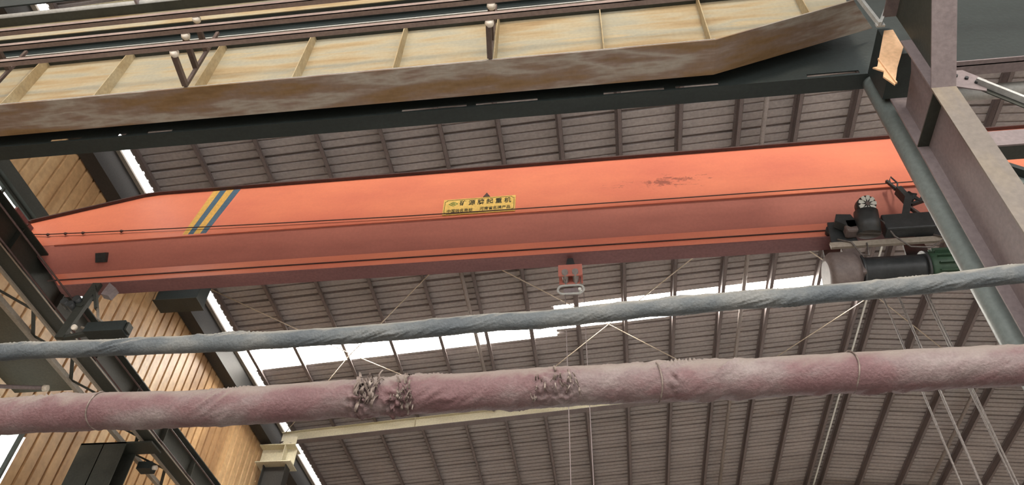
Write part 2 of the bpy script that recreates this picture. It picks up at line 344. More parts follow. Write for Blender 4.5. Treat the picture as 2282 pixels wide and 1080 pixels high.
# cross brace rods in the roof
k = 0
names = ['left', 'centre', 'ridge']
for cx, nm in ((-7.0, 'beside the left eave gap'), (.2, 'in the centre of the roof'), (7.35, 'around the ridge strip')):
    for s, d in ((1, 'falling to the right'), (-1, 'falling to the left')):
        x0, x1 = cx - 3.45, cx + 3.45; ya, yb = (13.2, 20.1) if s > 0 else (20.1, 13.2)
        if x0 < EX: x0 = -10.0
        zm = rz(cx) - (.27 if s > 0 else .29)
        tag(MB().tube([(x0, ya, rz(x0) - .28), (cx, 16.65, zm), (x1, yb, rz(x1) - .28)], .014, 6).build('brace_rod', 'rod'),
            'thin diagonal brace rod %s, %s' % (nm, d), 'brace rod', 'cross brace rods under the roof')

# ------------------------------------------------------------------ left crane runway
t = thing('crane_runway_beam', (-8.6, 15, 9.38), 'dark runway beam along the left wall under the orange crane', 'beam')
MB().box((-8.72, 2.5, 9.38), (-8.47, 35, 9.40)).build('bottom_flange', 'runway_steel', t)
MB().box((-8.61, 2.5, 9.40), (-8.59, 35, 9.93)).build('web', 'runway_steel', t)
MB().box((-8.75, 2.5, 9.93), (-8.43, 35, 9.95)).build('top_flange', 'runway_steel', t)
MB().box((-8.76, 2.5, 9.345), (-8.71, 35, 9.38)).build('edge_angle', 'lip', t)['label'] = 'pale edge angle'
MB().box((-8.455, 2.5, 9.37), (-8.44, 35, 9.385)).build('edge_strip', 'lip', t)
for i in range(24):
    y = 3.1 + i * 1.3
    MB().box((-8.59, y, 9.40), (-8.48, y + .012, 9.93)).build('stiffener', 'runway_steel', t)
MB().box((-8.63, 2.5, 9.951), (-8.57, 35, 10.05)).build('crane_rail', 'runway_steel', t)
t = thing('surge_truss', (-9.0, 15, 9.36), 'flat lattice truss beside the left runway beam with pale outer edge', 'truss')
MB().box((-9.20, 2.5, 9.34), (-9.12, 35, 9.42)).build('chord', 'lip', t)
for i in range(27):
    y = 2.8 + i * 1.2; a, b = (y, y + .6), (y + .6, y + 1.2)
    for (p, q), (xa, xb) in ((a, (-9.12, -8.76)), (b, (-8.76, -9.12))):
        MB().bar((xa, p, 9.38), (xb, q, 9.38), .06, .008).build('lattice_bar', 'runway_steel', t)
wp = MB().box((-10.45, 2.5, 9.46), (-9.22, 10.4, 9.48))
tag(wp.build('walkway_plate', 'olive'), 'dark walkway plate between the left runway truss and the wall', 'walkway')
for i, y in enumerate((4.9, 12.1, 19.3)):
    o = MB().box((-9.46, y - .2, 0), (-9.44, y + .2, 9.33)); o.box((-9.92, y - .2, 0), (-9.0, y - .18, 9.33)); o.box((-9.92, y + .18, 0), (-9.0, y + .2, 9.33)); o.box((-9.92, y - .2, 9.30), (-8.5, y + .2, 9.335))
    tag(o.build('runway_column', 'runway_steel'), ['nearest', 'middle', 'farthest'][i] + ' dark column holding up the left runway beam', 'column', 'columns under the left runway')
for (x, lab) in ((-7.98, 'thin dark wire running beside the left runway beam, nearer the beam'), (-7.62, 'thin dark wire running beside the left runway beam, farther from the beam')):
    tag(MB().tube([(x, 5.3, 9.0), (x + .02, 12, 8.98), (x, 35, 9.0)], .014, 6).build('trolley_wire', 'cable'), lab, 'wire', 'trolley wires beside the left runway')
t = thing('pipe_stub', (-9.5, 9.9, 9.1), 'short grey pipe stub with white end below the left truss', 'pipe')
MB().tube([(-10.59, 9.6, 9.06), (-9.42, 9.85, 9.12)], .035, 10).build('tube', 'mauve', t)
MB().tube([(-9.42, 9.85, 9.12), (-9.34, 9.87, 9.125)], .055, 10).build('end_cap', 'porcelain', t)
t = thing('lamp_bracket', (-8.95, 12.8, 9.2), 'small dark box with white knob hung in the left truss', 'fitting')
MB().box((-9.1, 12.6, 9.18), (-8.82, 12.82, 9.33)).build('body', 'dark_green', t)
MB().tube([(-8.82, 12.7, 9.24), (-8.74, 12.7, 9.24)], .045, 10).build('knob', 'porcelain', t)

# ------------------------------------------------------------------ orange crane
CO = (-8.0, 7.73, 9.27)
cr = thing('bridge_crane', CO, 'orange single girder bridge crane spanning the hall with blue and yellow stripes', 'crane')
XE = 16.0
web = [(-9.1, 10.62), (-7.25, 11.09), (-7.0, 11.12), (XE, 11.16), (XE, 10.10), (-8.74, 10.07)]
MB().prism([(x, 7.5, z) for x, z in web], (0, .02, 0)).build('girder_web', 'red', cr)
MB().prism([(x, 7.94, z) for x, z in web], (0, .02, 0)).build('girder_web', 'red', cr)
tp = MB()
for (x0, z0), (x1, z1) in zip(web[:3], web[1:4]):
    tp.prism([(x0, 7.44, z0), (x1, 7.44, z1), (x1, 8.02, z1), (x0, 8.02, z0)], (0, 0, .022))
tp.build('top_plate', 'red_rim', cr)['label'] = 'dark thin top plate'
MB().prism([(-8.74, 7.5, 10.075), (XE, 7.5, 10.105), (XE, 7.76, 9.62), (-8.27, 7.76, 9.60)], (0, .012, .008)).build('lower_skirt', 'red_low', cr)['label'] = 'brick red slanting lower plate with shade in its colour'
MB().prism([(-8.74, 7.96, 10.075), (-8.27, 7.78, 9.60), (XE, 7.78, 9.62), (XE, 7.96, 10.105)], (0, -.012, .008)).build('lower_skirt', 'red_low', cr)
MB().box((-8.35, 7.485, 10.055), (XE, 7.5, 10.085)).build('seam_strip', 'red', cr)
MB().prism([(-8.24, 7.655, 9.575), (XE, 7.655, 9.60), (XE, 7.655, 9.31), (-7.98, 7.655, 9.29)], (0, .03, 0)).build('channel_strip', 'red', cr)['label'] = 'lighter orange strip above the bottom flange'
MB().box((-8.24, 7.635, 9.43), (XE, 7.655, 9.442)).build('rib', 'red_rim', cr)
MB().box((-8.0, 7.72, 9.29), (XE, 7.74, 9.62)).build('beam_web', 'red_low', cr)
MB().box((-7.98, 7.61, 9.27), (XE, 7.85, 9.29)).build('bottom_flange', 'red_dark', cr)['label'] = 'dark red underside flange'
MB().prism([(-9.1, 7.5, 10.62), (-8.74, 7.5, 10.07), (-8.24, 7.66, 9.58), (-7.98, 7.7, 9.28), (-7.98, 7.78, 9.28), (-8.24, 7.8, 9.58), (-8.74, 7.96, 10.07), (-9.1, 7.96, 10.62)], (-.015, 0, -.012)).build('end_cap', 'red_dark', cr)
# end carriage, towards and away from the viewer
ec = MB().box((-9.30, 5.4, 10.15), (-8.97, 10.1, 10.40)).build('end_carriage', 'red', cr)
MB().box((-8.97, 7.05, 10.02), (-8.93, 8.15, 10.52)).build('connection_plate', 'red_dark', ec)
for z in (10.12, 10.2, 10.28, 10.36, 10.44, 10.52):
    MB().tube([(-8.93, 7.36, z), (-8.895, 7.36, z)], .018, 6).build('bolt', 'red_rim', ec)
for y in (5.8, 9.7):
    MB().tube([(-9.0, y, 10.18), (-8.6, y, 10.18)], .125, 20).build('wheel', 'runway_steel', ec)
# painted stripes
def stripe(a, b, c, d, m):
    MB().prism([(x, 7.497, z) for x, z in (a, b, c, d)], (0, .004, 0)).build('painted_stripe', m, cr)['label'] = ('blue' if m == 'blue' else 'yellow') + ' slanting stripe'
for top0, top1, b0, b1, m in ((-6.088, -5.973, -6.264, -6.176, 'yellow'), (-5.973, -5.866, -6.176, -6.088, 'blue'), (-5.866, -5.744, -6.088, -5.980, 'yellow'), (-5.744, -5.626, -5.980, -5.887, 'blue')):
    stripe((b0, 10.088), (b1, 10.088), (top1, 11.11), (top0, 11.11), m)
MB().prism([(-7.60, 7.535, 9.86), (-7.43, 7.535, 9.86), (-7.43, 7.63, 9.75), (-7.60, 7.63, 9.75)], (0, .1, .10)).build('skirt_hatch', 'hoist_dark', cr)['label'] = 'dark greasy patch plate'
MB().prism([(-1.63, 7.48, 10.46), (-1.52, 7.48, 10.46), (-1.575, 7.48, 10.555)], (0, .02, 0)).build('lifting_lug', 'red_rim', cr)
# nameplate: yellow board, border, logo and characters
PX0, PX1, PZ0, PZ1 = -2.22, -1.135, 10.108, 10.455
npl = MB().box((PX0, 7.484, PZ0), (PX1, 7.496, PZ1)).build('nameplate', 'plate', cr)
b = MB(); i0 = .022; c = .035; t_ = .006; yb = 7.4825
X0, X1, Z0, Z1 = PX0 + i0, PX1 - i0, PZ0 + i0, PZ1 - i0
loop = [(X0 + c, Z0), (X1 - c, Z0), (X1 - c, Z0 + c * .5), (X1, Z0 + c), (X1, Z1 - c), (X1 - c, Z1 - c * .5), (X1 - c, Z1), (X0 + c, Z1), (X0 + c, Z1 - c * .5), (X0, Z1 - c), (X0, Z0 + c), (X0 + c, Z0 + c * .5)]
for p, q in zip(loop, loop[1:] + loop[:1]): b.bar((p[0], yb, p[1]), (q[0], yb, q[1]), t_, .003, up=(0, 1, 0))
b.build('border_line', 'ink', npl)
lg = MB(); cx, cz, a, h = -2.07, 10.345, .066, .046
dm = [(cx - a, cz), (cx, cz - h), (cx + a, cz), (cx, cz + h)]
for p, q in zip(dm, dm[1:] + dm[:1]): lg.bar((p[0], yb, p[1]), (q[0], yb, q[1]), .010, .003, up=(0, 1, 0))
for p, q in (((cx - a * .5, cz + h * .45), (cx + a * .5, cz - h * .45)), ((cx - a * .1, cz + h * .5), (cx + a * .45, cz + .0)), ((cx - a * .5, cz), (cx + a * .05, cz - h * .5)), ((cx - a * .3, cz + .004), (cx + a * .3, cz + .004))):
    lg.bar((p[0], yb, p[1]), (q[0], yb, q[1]), .007, .003, up=(0, 1, 0))
lg.build('diamond_logo', 'logo', npl)
def lettering(txt, x, z, size, width, parent, name, bold=.0):
    cu = bpy.data.curves.new(name, 'FONT'); cu.body = txt; cu.size = size; cu.extrude = .0012; cu.offset = bold
    ob = bpy.data.objects.new(name + '_src', cu); COL.objects.link(ob)
    bpy.context.view_layer.update()
    me = bpy.data.meshes.new_from_object(ob.evaluated_get(bpy.context.evaluated_depsgraph_get()))
    bpy.data.objects.remove(ob); bpy.data.curves.remove(cu)
    xs_ = [v.co.x for v in me.vertices] or [0, 1]; k = width / (max(xs_) - min(xs_)); m0 = min(xs_)
    zs_ = [v.co.y for v in me.vertices] or [0]; zmn = min(zs_)
    o = Vector(parent['_o'])
    for v in me.vertices:
        v.co = Vector((x + (v.co.x - m0) * k, 7.4825 - v.co.z, z + (v.co.y - zmn))) - o
    me.materials.clear(); me.materials.append(M['ink']); me.name = name
    n = bpy.data.objects.new(name, me); COL.objects.link(n); n.parent = parent; return n
lettering('\u77ff \u6e90 \u724c \u8d77 \u91cd \u673a', -1.975, 10.295, .125, .775, npl, 'title_lettering', .0022)
lettering('\u4e2d\u56fd\u9a70\u540d\u5546\u6807', -2.155, 10.155, .078, .385, npl, 'small_lettering', .0008)
lettering('\u6cb3\u5357\u7701\u540d\u724c\u4ea7\u54c1', -1.665, 10.165, .078, .455, npl, 'small_lettering', .0008)
# thin cable along the web
pts = [(-8.842, 10.318), (-8.6, 10.295), (-8.0, 10.27), (-7.076, 10.239), (-4.883, 10.173), (-2.791, 10.125), (-1.137, 10.11), (1.2, 10.10), (5, 10.10), (XE, 10.11)]
tag(MB().tube([(x, 7.46, z) for x, z in pts], .009, 6).build('steel_cable', 'cable'), 'thin dark cable strung along the orange crane girder', 'cable')
for i, (x, z) in enumerate(((-8.55, 10.29), (-8.25, 10.283), (-7.95, 10.27), (-7.3, 10.248))):
    MB().tube([(x - .03, 7.46, z), (x, 7.46, z - .006), (x + .04, 7.46, z)], [.008, .026, .008], 8).build('cable_clip', 'cable', bpy.data.objects['steel_cable'])

# cable trolley bracket at the left end of the crane
t = thing('collector_bracket', (-7.35, 7.6, 8.2), 'black bracket arm hanging under the left end of the crane girder', 'bracket')
MB().bar((-7.34, 7.62, 9.27), (-7.42, 7.58, 8.22), .13, .06).build('arm', 'runway_steel', t)
MB().bar((-7.34, 7.6, 9.2), (-7.12, 7.6, 8.75), .07, .04).build('arm', 'runway_steel', t)
MB().bar((-7.72, 7.6, 8.93), (-7.34, 7.6, 8.80), .08, .05).build('arm', 'runway_steel', t)
for x, z in ((-7.62, 8.86), (-7.5, 8.8), (-7.45, 8.90)):
    MB().tube([(x, 7.5, z), (x, 7.64, z)], .055, 12).build('roller', 'hoist_dark', t)
MB().tube([(-7.21, 7.52, 8.34), (-7.21, 7.48, 8.33)], .04, 10).build('knob', 'porcelain', t)
MB().bar((-7.40, 7.6, 8.24), (-7.05, 7.6, 8.30), .06, .05).build('foot', 'runway_steel', t)
MB().prism([(-7.1, 7.55, 9.22), (-6.95, 7.55, 9.1), (-7.0, 7.55, 8.95), (-7.14, 7.55, 9.0)], (0, .1, 0)).build('clamp_plate', 'mauve', t)
MB().tube([(-7.1, 7.6, 8.75), (-7.0, 7.58, 8.55), (-6.85, 7.6, 8.45), (-7.02, 7.6, 8.35), (-7.2, 7.6, 8.42)], .02, 8).build('hose', 'lip', t)
t = thing('switch_box', (-6.8, 7.6, 8.26), 'small black switch box beside the collector bracket above the grey pipe', 'box')
MB().box((-7.08, 7.52, 8.27), (-6.5, 7.72, 8.44)).build('box_body', 'dark_green', t, bevel=.01)
MB().box((-6.5, 7.56, 8.30), (-6.47, 7.68, 8.43)).build('box_lid', 'runway_steel', t)

# hoist limit box hanging in the middle of the girder
t = thing('pulley_box', (-.37, 7.73, 8.87), 'small faded red pulley box with two wheels hung under the girder', 'pulley')
MB().box((-.53, 7.64, 8.89), (-.205, 7.66, 9.09)).build('side_plate', 'red_low', t); MB().box((-.53, 7.80, 8.89), (-.205, 7.82, 9.09)).build('side_plate', 'red_low', t)
MB().box((-.53, 7.66, 9.05), (-.205, 7.80, 9.09)).build('cross_plate', 'red_low', t)
for x in (-.44, -.30): MB().tube([(x, 7.60, 8.93), (x, 7.84, 8.93)], .042, 16).build('wheel', 'tube_paint', t)
MB().prism([(-.44, 7.70, 9.09), (-.29, 7.70, 9.09), (-.33, 7.70, 9.27), (-.40, 7.70, 9.27)], (0, .06, 0)).build('hanger', 'hoist_dark', t)
t = thing('limit_ring', (-.37, 7.73, 8.60), 'grey rounded ring weight hanging below the red pulley box', 'ring')
pr = []
for (cx, sx) in ((-.27, 1), (-.47, -1)):
    for k in range(9):
        a_ = -math.pi / 2 + k * math.pi / 8
        pr.append((cx + sx * .075 * math.cos(a_), 8.71 + (sx * .075 * math.sin(a_))))
mb = MB(); mb.tube([(x, 7.73, z) for x, z in pr + pr[:2]], .016, 10); mb.build('ring_body', 'light_grey', t)
MB().box((-.47, 7.77, 8.65), (-.27, 7.79, 8.77)).build('back_plate', 'mauve', t)
MB().tube([(-.25, 7.71, 8.70), (-.25, 7.75, 8.70)], .022, 10).build('bolt', 'white', t)
for i, x in enumerate((-.44, -.235)):
    MB().tube([(x, 7.73, 8.78), (x, 7.73, 8.93)], .007, 6).build('link', 'rope', t)
for x, l in ((-.445, 'left pale pendant wire dropping from the grey ring'), (-.20, 'right pale pendant wire dropping from the grey ring')):
    tag(MB().tube([(x, 7.73, 8.63), (x + .01, 7.73, 6), (x, 7.73, 1.4)], .005, 6).build('pendant_wire', 'mauve'), l, 'wire')
t = thing('pendant_control', (-.32, 7.73, .95), 'push button pendant at the end of the pendant wires', 'control')
MB().box((-.46, 7.69, 1.0), (-.18, 7.77, 1.4)).build('body', 'yellow', t, bevel=.015)

# electric hoist at the right
hx = 2.98
t = thing('electric_hoist', (3.7, 7.7, 8.3), 'electric wire rope hoist with grey gearbox hung under the orange girder', 'hoist')
MB().tube([(2.92, 7.72, 8.66), (2.94, 7.72, 8.66), (2.99, 7.72, 8.66), (3.24, 7.72, 8.66), (3.30, 7.72, 8.66)], [.20, .27, .31, .31, .27], 32).build('gearbox', 'hoist_grey', t)
MB().box((3.16, 7.5, 8.5), (3.36, 7.94, 9.0)).build('gearbox_neck', 'hoist_grey', t, bevel=.03)
dp = []; dr = []
x = 3.36; k = 0
while x < 4.12:
    dp.append((x, 7.72, 8.68)); dr.append(.205 if k % 2 else .19); x += .0095; k += 1
MB().tube(dp, dr, 28).build('rope_drum', 'hoist_dark', t)
for x in (3.34, 4.12): MB().tube([(x, 7.72, 8.68), (x + .03, 7.72, 8.68)], .245, 28).build('drum_flange', 'hoist_dark', t)
mo = MB().tube([(4.15, 7.72, 8.68), (4.20, 7.72, 8.68), (4.62, 7.72, 8.68), (4.68, 7.72, 8.68)], [.20, .23, .23, .17], 24).build('motor', 'hoist_green', t)
for k in range(16):
    a_ = 2 * math.pi * k / 16
    MB().bar((4.24, 7.72 + .245 * math.cos(a_), 8.68 + .245 * math.sin(a_)), (4.58, 7.72 + .245 * math.cos(a_), 8.68 + .245 * math.sin(a_)), .016, .05, up=(0, math.cos(a_), math.sin(a_))).build('cooling_fin', 'hoist_green', mo)
MB().box((3.02, 7.46, 8.93), (4.66, 7.50, 9.02)).build('frame_beam', 'lip', t)['label'] = 'pale front frame beam'
MB().box((3.02, 7.93, 8.93), (4.66, 7.97, 9.02)).build('frame_beam', 'lip', t)
for x in (3.05, 4.1):
    MB().prism([(x, 7.50, 9.0), (x + .35, 7.50, 9.0), (x + .30, 7.50, 9.44), (x + .05, 7.50, 9.44)], (0, .03, 0)).build('trolley_plate', 'hoist_dark', t)
    MB().prism([(x, 7.93, 9.0), (x + .35, 7.93, 9.0), (x + .30, 7.93, 9.44), (x + .05, 7.93, 9.44)], (0, .03, 0)).build('trolley_plate', 'hoist_dark', t)
    for xx in (x + .08, x + .27):
        MB().tube([(xx, 7.54, 9.355), (xx, 7.63, 9.355)], .062, 18).build('trolley_wheel', 'hoist_dark', t)
tm = MB().tube([(3.52, 7.42, 9.08), (3.53, 7.36, 9.22), (3.54, 7.30, 9.38)], [.15, .155, .15], 22).build('travel_motor', 'hoist_dark', t)
# ribs and fan cover on the end that faces the hall
fc = Vector((3.545, 7.265, 9.43)); ax = (Vector((3.54, 7.30, 9.38)) - Vector((3.52, 7.42, 9.08))).normalized()
u = Vector((1, 0, 0)); u = (u - ax * u.dot(ax)).normalized(); v = ax.cross(u)
f = Vector((0, -.86, -.5)); u2 = Vector((1, 0, 0)); v2 = f.cross(u2).normalized(); cc = Vector((3.545, 7.17, 9.40))
MB().tube([cc - f * .16, cc - f * .02], .118, 22).build('fan_cover', 'hoist_dark', tm)
for k in range(9):
    a_ = 2 * math.pi * k / 9; d0 = u2 * math.cos(a_) + v2 * math.sin(a_); e0 = u2 * -math.sin(a_) + v2 * math.cos(a_)
    MB().prism([cc + d0 * .03, cc + d0 * .075 - e0 * .026, cc + d0 * .112 - e0 * .02, cc + d0 * .112 + e0 * .02, cc + d0 * .075 + e0 * .026], f * .012).build('fan_blade', 'white', tm)
MB().tube([cc, cc + f * .02], .028, 10).build('fan_hub', 'hoist_grey', tm)
MB().box((3.24, 7.34, 9.10), (3.45, 7.5, 9.32)).build('gear_case', 'hoist_grey', t, bevel=.03)
MB().prism([(3.14, 7.34, 9.30), (3.30, 7.34, 9.16), (3.42, 7.34, 9.18), (3.36, 7.34, 9.40), (3.18, 7.34, 9.42)], (0, .12, 0)).build('guard_plate', 'hoist_dark', t)
MB().box((3.72, 7.32, 9.06), (4.34, 7.5, 9.34)).build('control_box', 'hoist_dark', t, bevel=.02)
tw = MB().bar((3.94, 7.40, 9.1), (4.18, 7.38, 9.66), .15, .09).build('tow_arm', 'hoist_dark', t)
MB().bar((4.18, 7.38, 9.58), (4.11, 7.38, 9.86), .13, .07).build('tow_arm', 'hoist_dark', t)
MB().bar((4.12, 7.38, 9.82), (4.02, 7.38, 10.06), .04, .03).build('tow_arm', 'hoist_dark', t)
MB().tube([(4.07, 7.38, 9.86), (4.06, 7.38, 10.05), (4.10, 7.38, 10.14), (4.15, 7.38, 10.0), (4.10, 7.38, 9.85)], .012, 6).build('tow_loop', 'hoist_dark', t)
MB().bar((4.18, 7.38, 9.55), (4.48, 7.38, 9.66), .05, .04).build('tow_arm', 'hoist_dark', t)
MB().tube([(4.2, 7.38, 9.62), (4.27, 7.34, 9.70), (4.2, 7.35, 9.76), (4.3, 7.36, 9.60), (4.40, 7.38, 9.72)], .03, 8).build('cable_bundle', 'hoist_dark', t)
MB().bar((4.12, 7.36, 9.5), (4.34, 7.36, 9.1), .05, .03).build('tow_arm', 'hoist_grey', t)
for q in ([(3.62, 7.33, 9.36), (3.72, 7.33, 9.2), (3.80, 7.38, 8.98), (3.95, 7.42, 8.82), (4.2, 7.44, 8.80), (4.42, 7.44, 8.95), (4.3, 7.44, 9.03)],
          [(3.12, 7.44, 9.05), (3.28, 7.44, 8.98), (3.34, 7.44, 8.75), (3.42, 7.44, 8.72), (3.46, 7.44, 8.95)],
          [(4.3, 7.4, 9.34), (4.42, 7.40, 9.2), (4.5, 7.42, 9.04)]):
    MB().tube(q, .012, 6).build('cable', 'rope', t)
for i, (x, y) in enumerate(((3.50, 7.70), (3.545, 7.80), (3.68, 7.70), (3.735, 7.80), (4.03, 7.70), (4.05, 7.80))):
    tag(MB().tube([(x, y, 8.66), (x + .004, y, 5.5), (x + .01, y, 2.4)], .011, 6).build('hoist_rope', 'rope'),
        ['leftmost', 'second from left', 'middle left', 'middle right', 'second from right', 'rightmost'][i] + ' of the steel ropes falling from the hoist drum', 'rope', 'hoist ropes')
t = thing('hook_block', (3.78, 7.75, 1.9), 'hook block at the bottom of the hoist ropes', 'hook')
MB().box((3.44, 7.66, 2.1), (4.12, 7.84, 2.45)).build('block_body', 'hoist_dark', t, bevel=.03)
MB().tube([(3.78, 7.75, 2.1), (3.78, 7.75, 1.95), (3.88, 7.75, 1.85), (3.88, 7.75, 1.72), (3.78, 7.75, 1.65), (3.68, 7.75, 1.72), (3.68, 7.75, 1.80)], .035, 10).build('hook', 'hoist_dark', t)

# ------------------------------------------------------------------ rusty runway girder across the top
GZ, GT, GY = 9.0, 10.2, 4.54
rg = thing('runway_girder', (-2, GY, GZ), 'large plate girder with rusty brown bottom flange and cream stiffened web across the top', 'girder')
def gz(x): return GZ if x < 1.38 else GZ + (x - 1.38) * .36
XL, XR = -8.35, 2.98
MB().prism([(XL, GY, GZ), (1.38, GY, GZ), (XR, GY, gz(XR)), (XR, GY, GT), (XL, GY, GT)], (0, .014, 0)).build('web', 'cream', rg)
fl = MB(); fl.prism([(XL, 4.33, GZ - .016), (1.38, 4.33, GZ - .016), (1.38, 4.75, GZ - .016), (XL, 4.75, GZ - .016)], (0, 0, .016))
fl.prism([(1.38, 4.33, GZ - .016), (2.92, 4.33, gz(2.92) - .016), (3.0, 4.45, gz(3.0) - .016), (3.22, 4.75, gz(3.22) - .016), (1.38, 4.75, GZ - .016)], (0, 0, .016))
fl.build('bottom_flange', 'brown', rg)['label'] = 'rusty brown flange underside'
MB().box((XL, 4.38, GT), (XR, 4.70, GT + .016)).build('top_flange', 'runway_steel', rg)
MB().box((XL, 4.372, GT - .004), (XR, 4.38, GT + .016)).build('flange_edge', 'light_grey', rg)['label'] = 'pale thin flange edge'
MB().box((XL, 4.326, GZ - .002), (1.38, 4.332, GZ + .004)).build('flange_edge', 'light_grey', rg)
for x in (-7.9, -6.82, -5.65, -4.43, -3.27, -2.11, -.98, .22, 1.35, 2.45):
    z0 = gz(x)
    MB().prism([(x, 4.385, z0), (x, GY, z0), (x, GY, GT), (x, 4.42, GT)], (.010, 0, 0)).build('stiffener', 'stiff', rg)
# deep channel above the girder with pale face
fa = thing('fascia_channel', (-2, 4.2, 10.3), 'long channel above the rusty girder with pale cream upright face', 'beam')
MB().box((XL, 4.365, 10.216), (3.0, 4.372, 10.31)).box((XL, 4.19, 10.31), (3.0, 4.37, 10.32)).build('underside_plate', 'dark_green', fa)
MB().box((XL, 4.18, 10.31), (3.0, 4.19, 10.66)).build('face_plate', 'cream', fa)['label'] = 'cream face plate'
MB().box((XL, 4.06, 10.66), (3.0, 4.19, 10.67)).build('upper_plate', 'runway_steel', fa)
MB().tube([(XL, 4.1, 10.74), (3.0, 4.1, 10.74)], .055, 12).build('top_tube', 'light_grey', fa)
MB().box((XL, 3.98, 10.84), (3.0, 4.0, 11.12)).build('outer_plate', 'dark_green', fa)
for x in (-8.0, -5.6, -3.2, -.8, 1.6):
    MB().box((x, 4.0, 10.67), (x + .03, 4.18, 11.0)).build('hanger_plate', 'mauve', fa)
# dark channel beyond the girder, with a row of slots
sb = thing('slotted_beam', (0, 4.99, 8.99), 'black green beam with a row of narrow slots behind the rusty flange', 'beam')
slots = [(-7.9, -7.3), (-6.437, -6.035), (-5.571, -5.463), (-5.199, -4.883), (-2.105, -1.351), (-1.246, -.542), (.196, .863), (.986, 1.45), (2.392, 2.936)]
MB().box((XL, 4.9, 9.062), (9.0, 4.914, 10.6)).build('upper_web', 'dark_green', sb)
lw = MB(); prev = XL
for a, c in slots: lw.box((prev, 4.9, 9.012), (a, 4.914, 9.062)); prev = c
lw.box((prev, 4.9, 9.012), (9.0, 4.914, 9.062)); lw.build('slot_strip', 'dark_green', sb)
MB().box((XL, 4.9, 8.98), (9.0, 4.914, 9.012)).build('lower_web', 'dark_green', sb)
MB().box((XL, 4.914, 8.98), (3.2, 5.09, 8.994)).build('bottom_flange', 'dark_green', sb)
MB().box((3.2, 4.85, 8.98), (9.0, 5.03, 8.994)).build('bottom_flange', 'mauve', sb)['label'] = 'mauve grey flange right of the column'
# conductor rails on brackets
bars = [('lowest', 8.99), ('middle', 9.36), ('topmost', 9.74)]
for nm, z in bars:
    o = MB().box((XL, 3.80, z - .004), (3.0, 3.809, z + .056)); o.box((XL, 3.80, z - .004), (3.0, 3.862, z + .004))
    tag(o.build('conductor_rail', 'rail'), nm + ' of the three brown conductor rails across the top', 'rail', 'conductor rails in front of the rusty girder')
base = None
for i, (x, nm) in enumerate(((-4.45, 'left of centre'), (-.99, 'near the top centre'), (-7.0, 'at the left frame edge'))):
    if base is None:
        base = thing('conductor_bracket', (-4.45, 4.33, 9.0), '', 'bracket', 'conductor rail brackets')
        MB().box((-4.475, 4.30, 9.0), (-4.435, 4.33, 10.2)).build('post', 'arm', base)
        for z in (8.985, 9.355, 9.735):
            a = MB().bar((-4.46, 4.31, z + .03), (-4.42, 3.93, z + .02), .055, .055).build('arm', 'arm', base)
            MB().tube([(-4.405, 3.94, z + .02), (-4.405, 3.90, z + .02), (-4.405, 3.87, z + .02)], [.034, .052, .042], 14).build('insulator', 'porcelain', a)
        c = base
    else:
        c = copy_tree(base); c.location.x = x
    tag(c, 'dark three armed bracket with white insulators ' + nm, 'bracket', 'conductor rail brackets')

# ------------------------------------------------------------------ column group at the right
gc = thing('steel_column', (3.135, 4.5, 0), 'grey mauve H column at the right with tan front flange', 'column')
MB().box((3.03, 4.2, 0), (3.24, 4.215, 7.62)).build('front_flange', 'column_front', gc)['label'] = 'tan front flange'
MB().box((3.03, 4.20, 7.62), (3.24, 4.215, 8.44)).build('upper_front_flange', 'column', gc)
MB().prism([(3.13, 4.215, 0), (3.13, 4.80, 0), (3.13, 4.80, 8.2), (3.13, 4.46, 8.28), (3.13, 4.215, 8.45)], (.012, 0, 0)).build('web', 'column', gc)
MB().box((3.03, 4.80, 0), (3.24, 4.815, 8.35)).build('rear_flange', 'column', gc)
MB().box((3.0, 4.36, 8.46), (3.27, 4.88, 8.96)).build('bearing_seat', 'dark_green', gc)['label'] = 'black bearing seat on top of the column'
MB().box((3.03, 4.215, 7.55), (3.13, 4.80, 7.565)).build('stiffener', 'runway_steel', gc)  # column plate, its dark colour stands for the shaded underside
kn = MB(); kn.prism([(3.03, 4.2, 7.616), (3.03, .4, 10.17), (3.03, .4, 10.185), (3.03, 4.2, 7.631)], (.21, 0, 0)); kn.build('haunch_flange', 'column', gc)['label'] = 'mauve underside of the haunch'
MB().prism([(3.13, 4.2, 7.63), (3.13, .4, 10.185), (3.13, .4, 11.0), (3.13, 4.2, 10.2)], (.012, 0, 0)).build('haunch_web', 'runway_steel', gc)  # dark colour carries the shading of this web
MB().prism([(3.0, 4.2, 8.9), (3.13, 4.2, 8.9), (3.13, 3.6, 8.9), (3.0, 3.75, 8.9)], (0, 0, .012)).build('haunch_stiffener', 'column', gc)
tag(MB().tube([(3.07, 5.02, 0), (3.07, 5.02, 8.98)], .093, 28).build('round_pole', 'pole'), 'round grey green pole standing left of the H column', 'pole')
tanp = [(3.464, 9.909), (3.564, 9.911), (3.60, 9.52), (3.40, 9.127), (3.249, 8.81), (3.13, 9.0)]
t = thing('tan_plate', (2.9, 4.3, 7.86), 'tan hexagonal steel plate lit between girder end and column', 'plate')
MB().prism([(3.009, 4.3, 8.818), (3.096, 4.3, 8.82), (3.088, 4.3, 8.48), (2.928, 4.3, 8.14), (2.822, 4.3, 7.863), (2.76, 4.3, 8.01), (2.793, 4.3, 8.097), (2.715, 4.3, 8.174), (2.758, 4.3, 8.182)], (0, .015, 0)).build('plate_body', 'tan', t)
MB().bar((2.80, 4.292, 8.30), (2.835, 4.292, 7.87), .012, .02).build('edge_rib', 'tan', t)
t = thing('cable_bracket', (2.95, 4.25, 8.75), 'pale grey V shaped angle bracket at the right girder end', 'bracket')
MB().bar((2.90, 4.22, 9.5), (2.935, 4.20, 8.77), .03, .05).build('angle_leg', 'light_grey', t)
MB().bar((2.935, 4.20, 8.77), (3.22, 4.2, 9.35), .03, .03).build('angle_leg', 'light_grey', t)
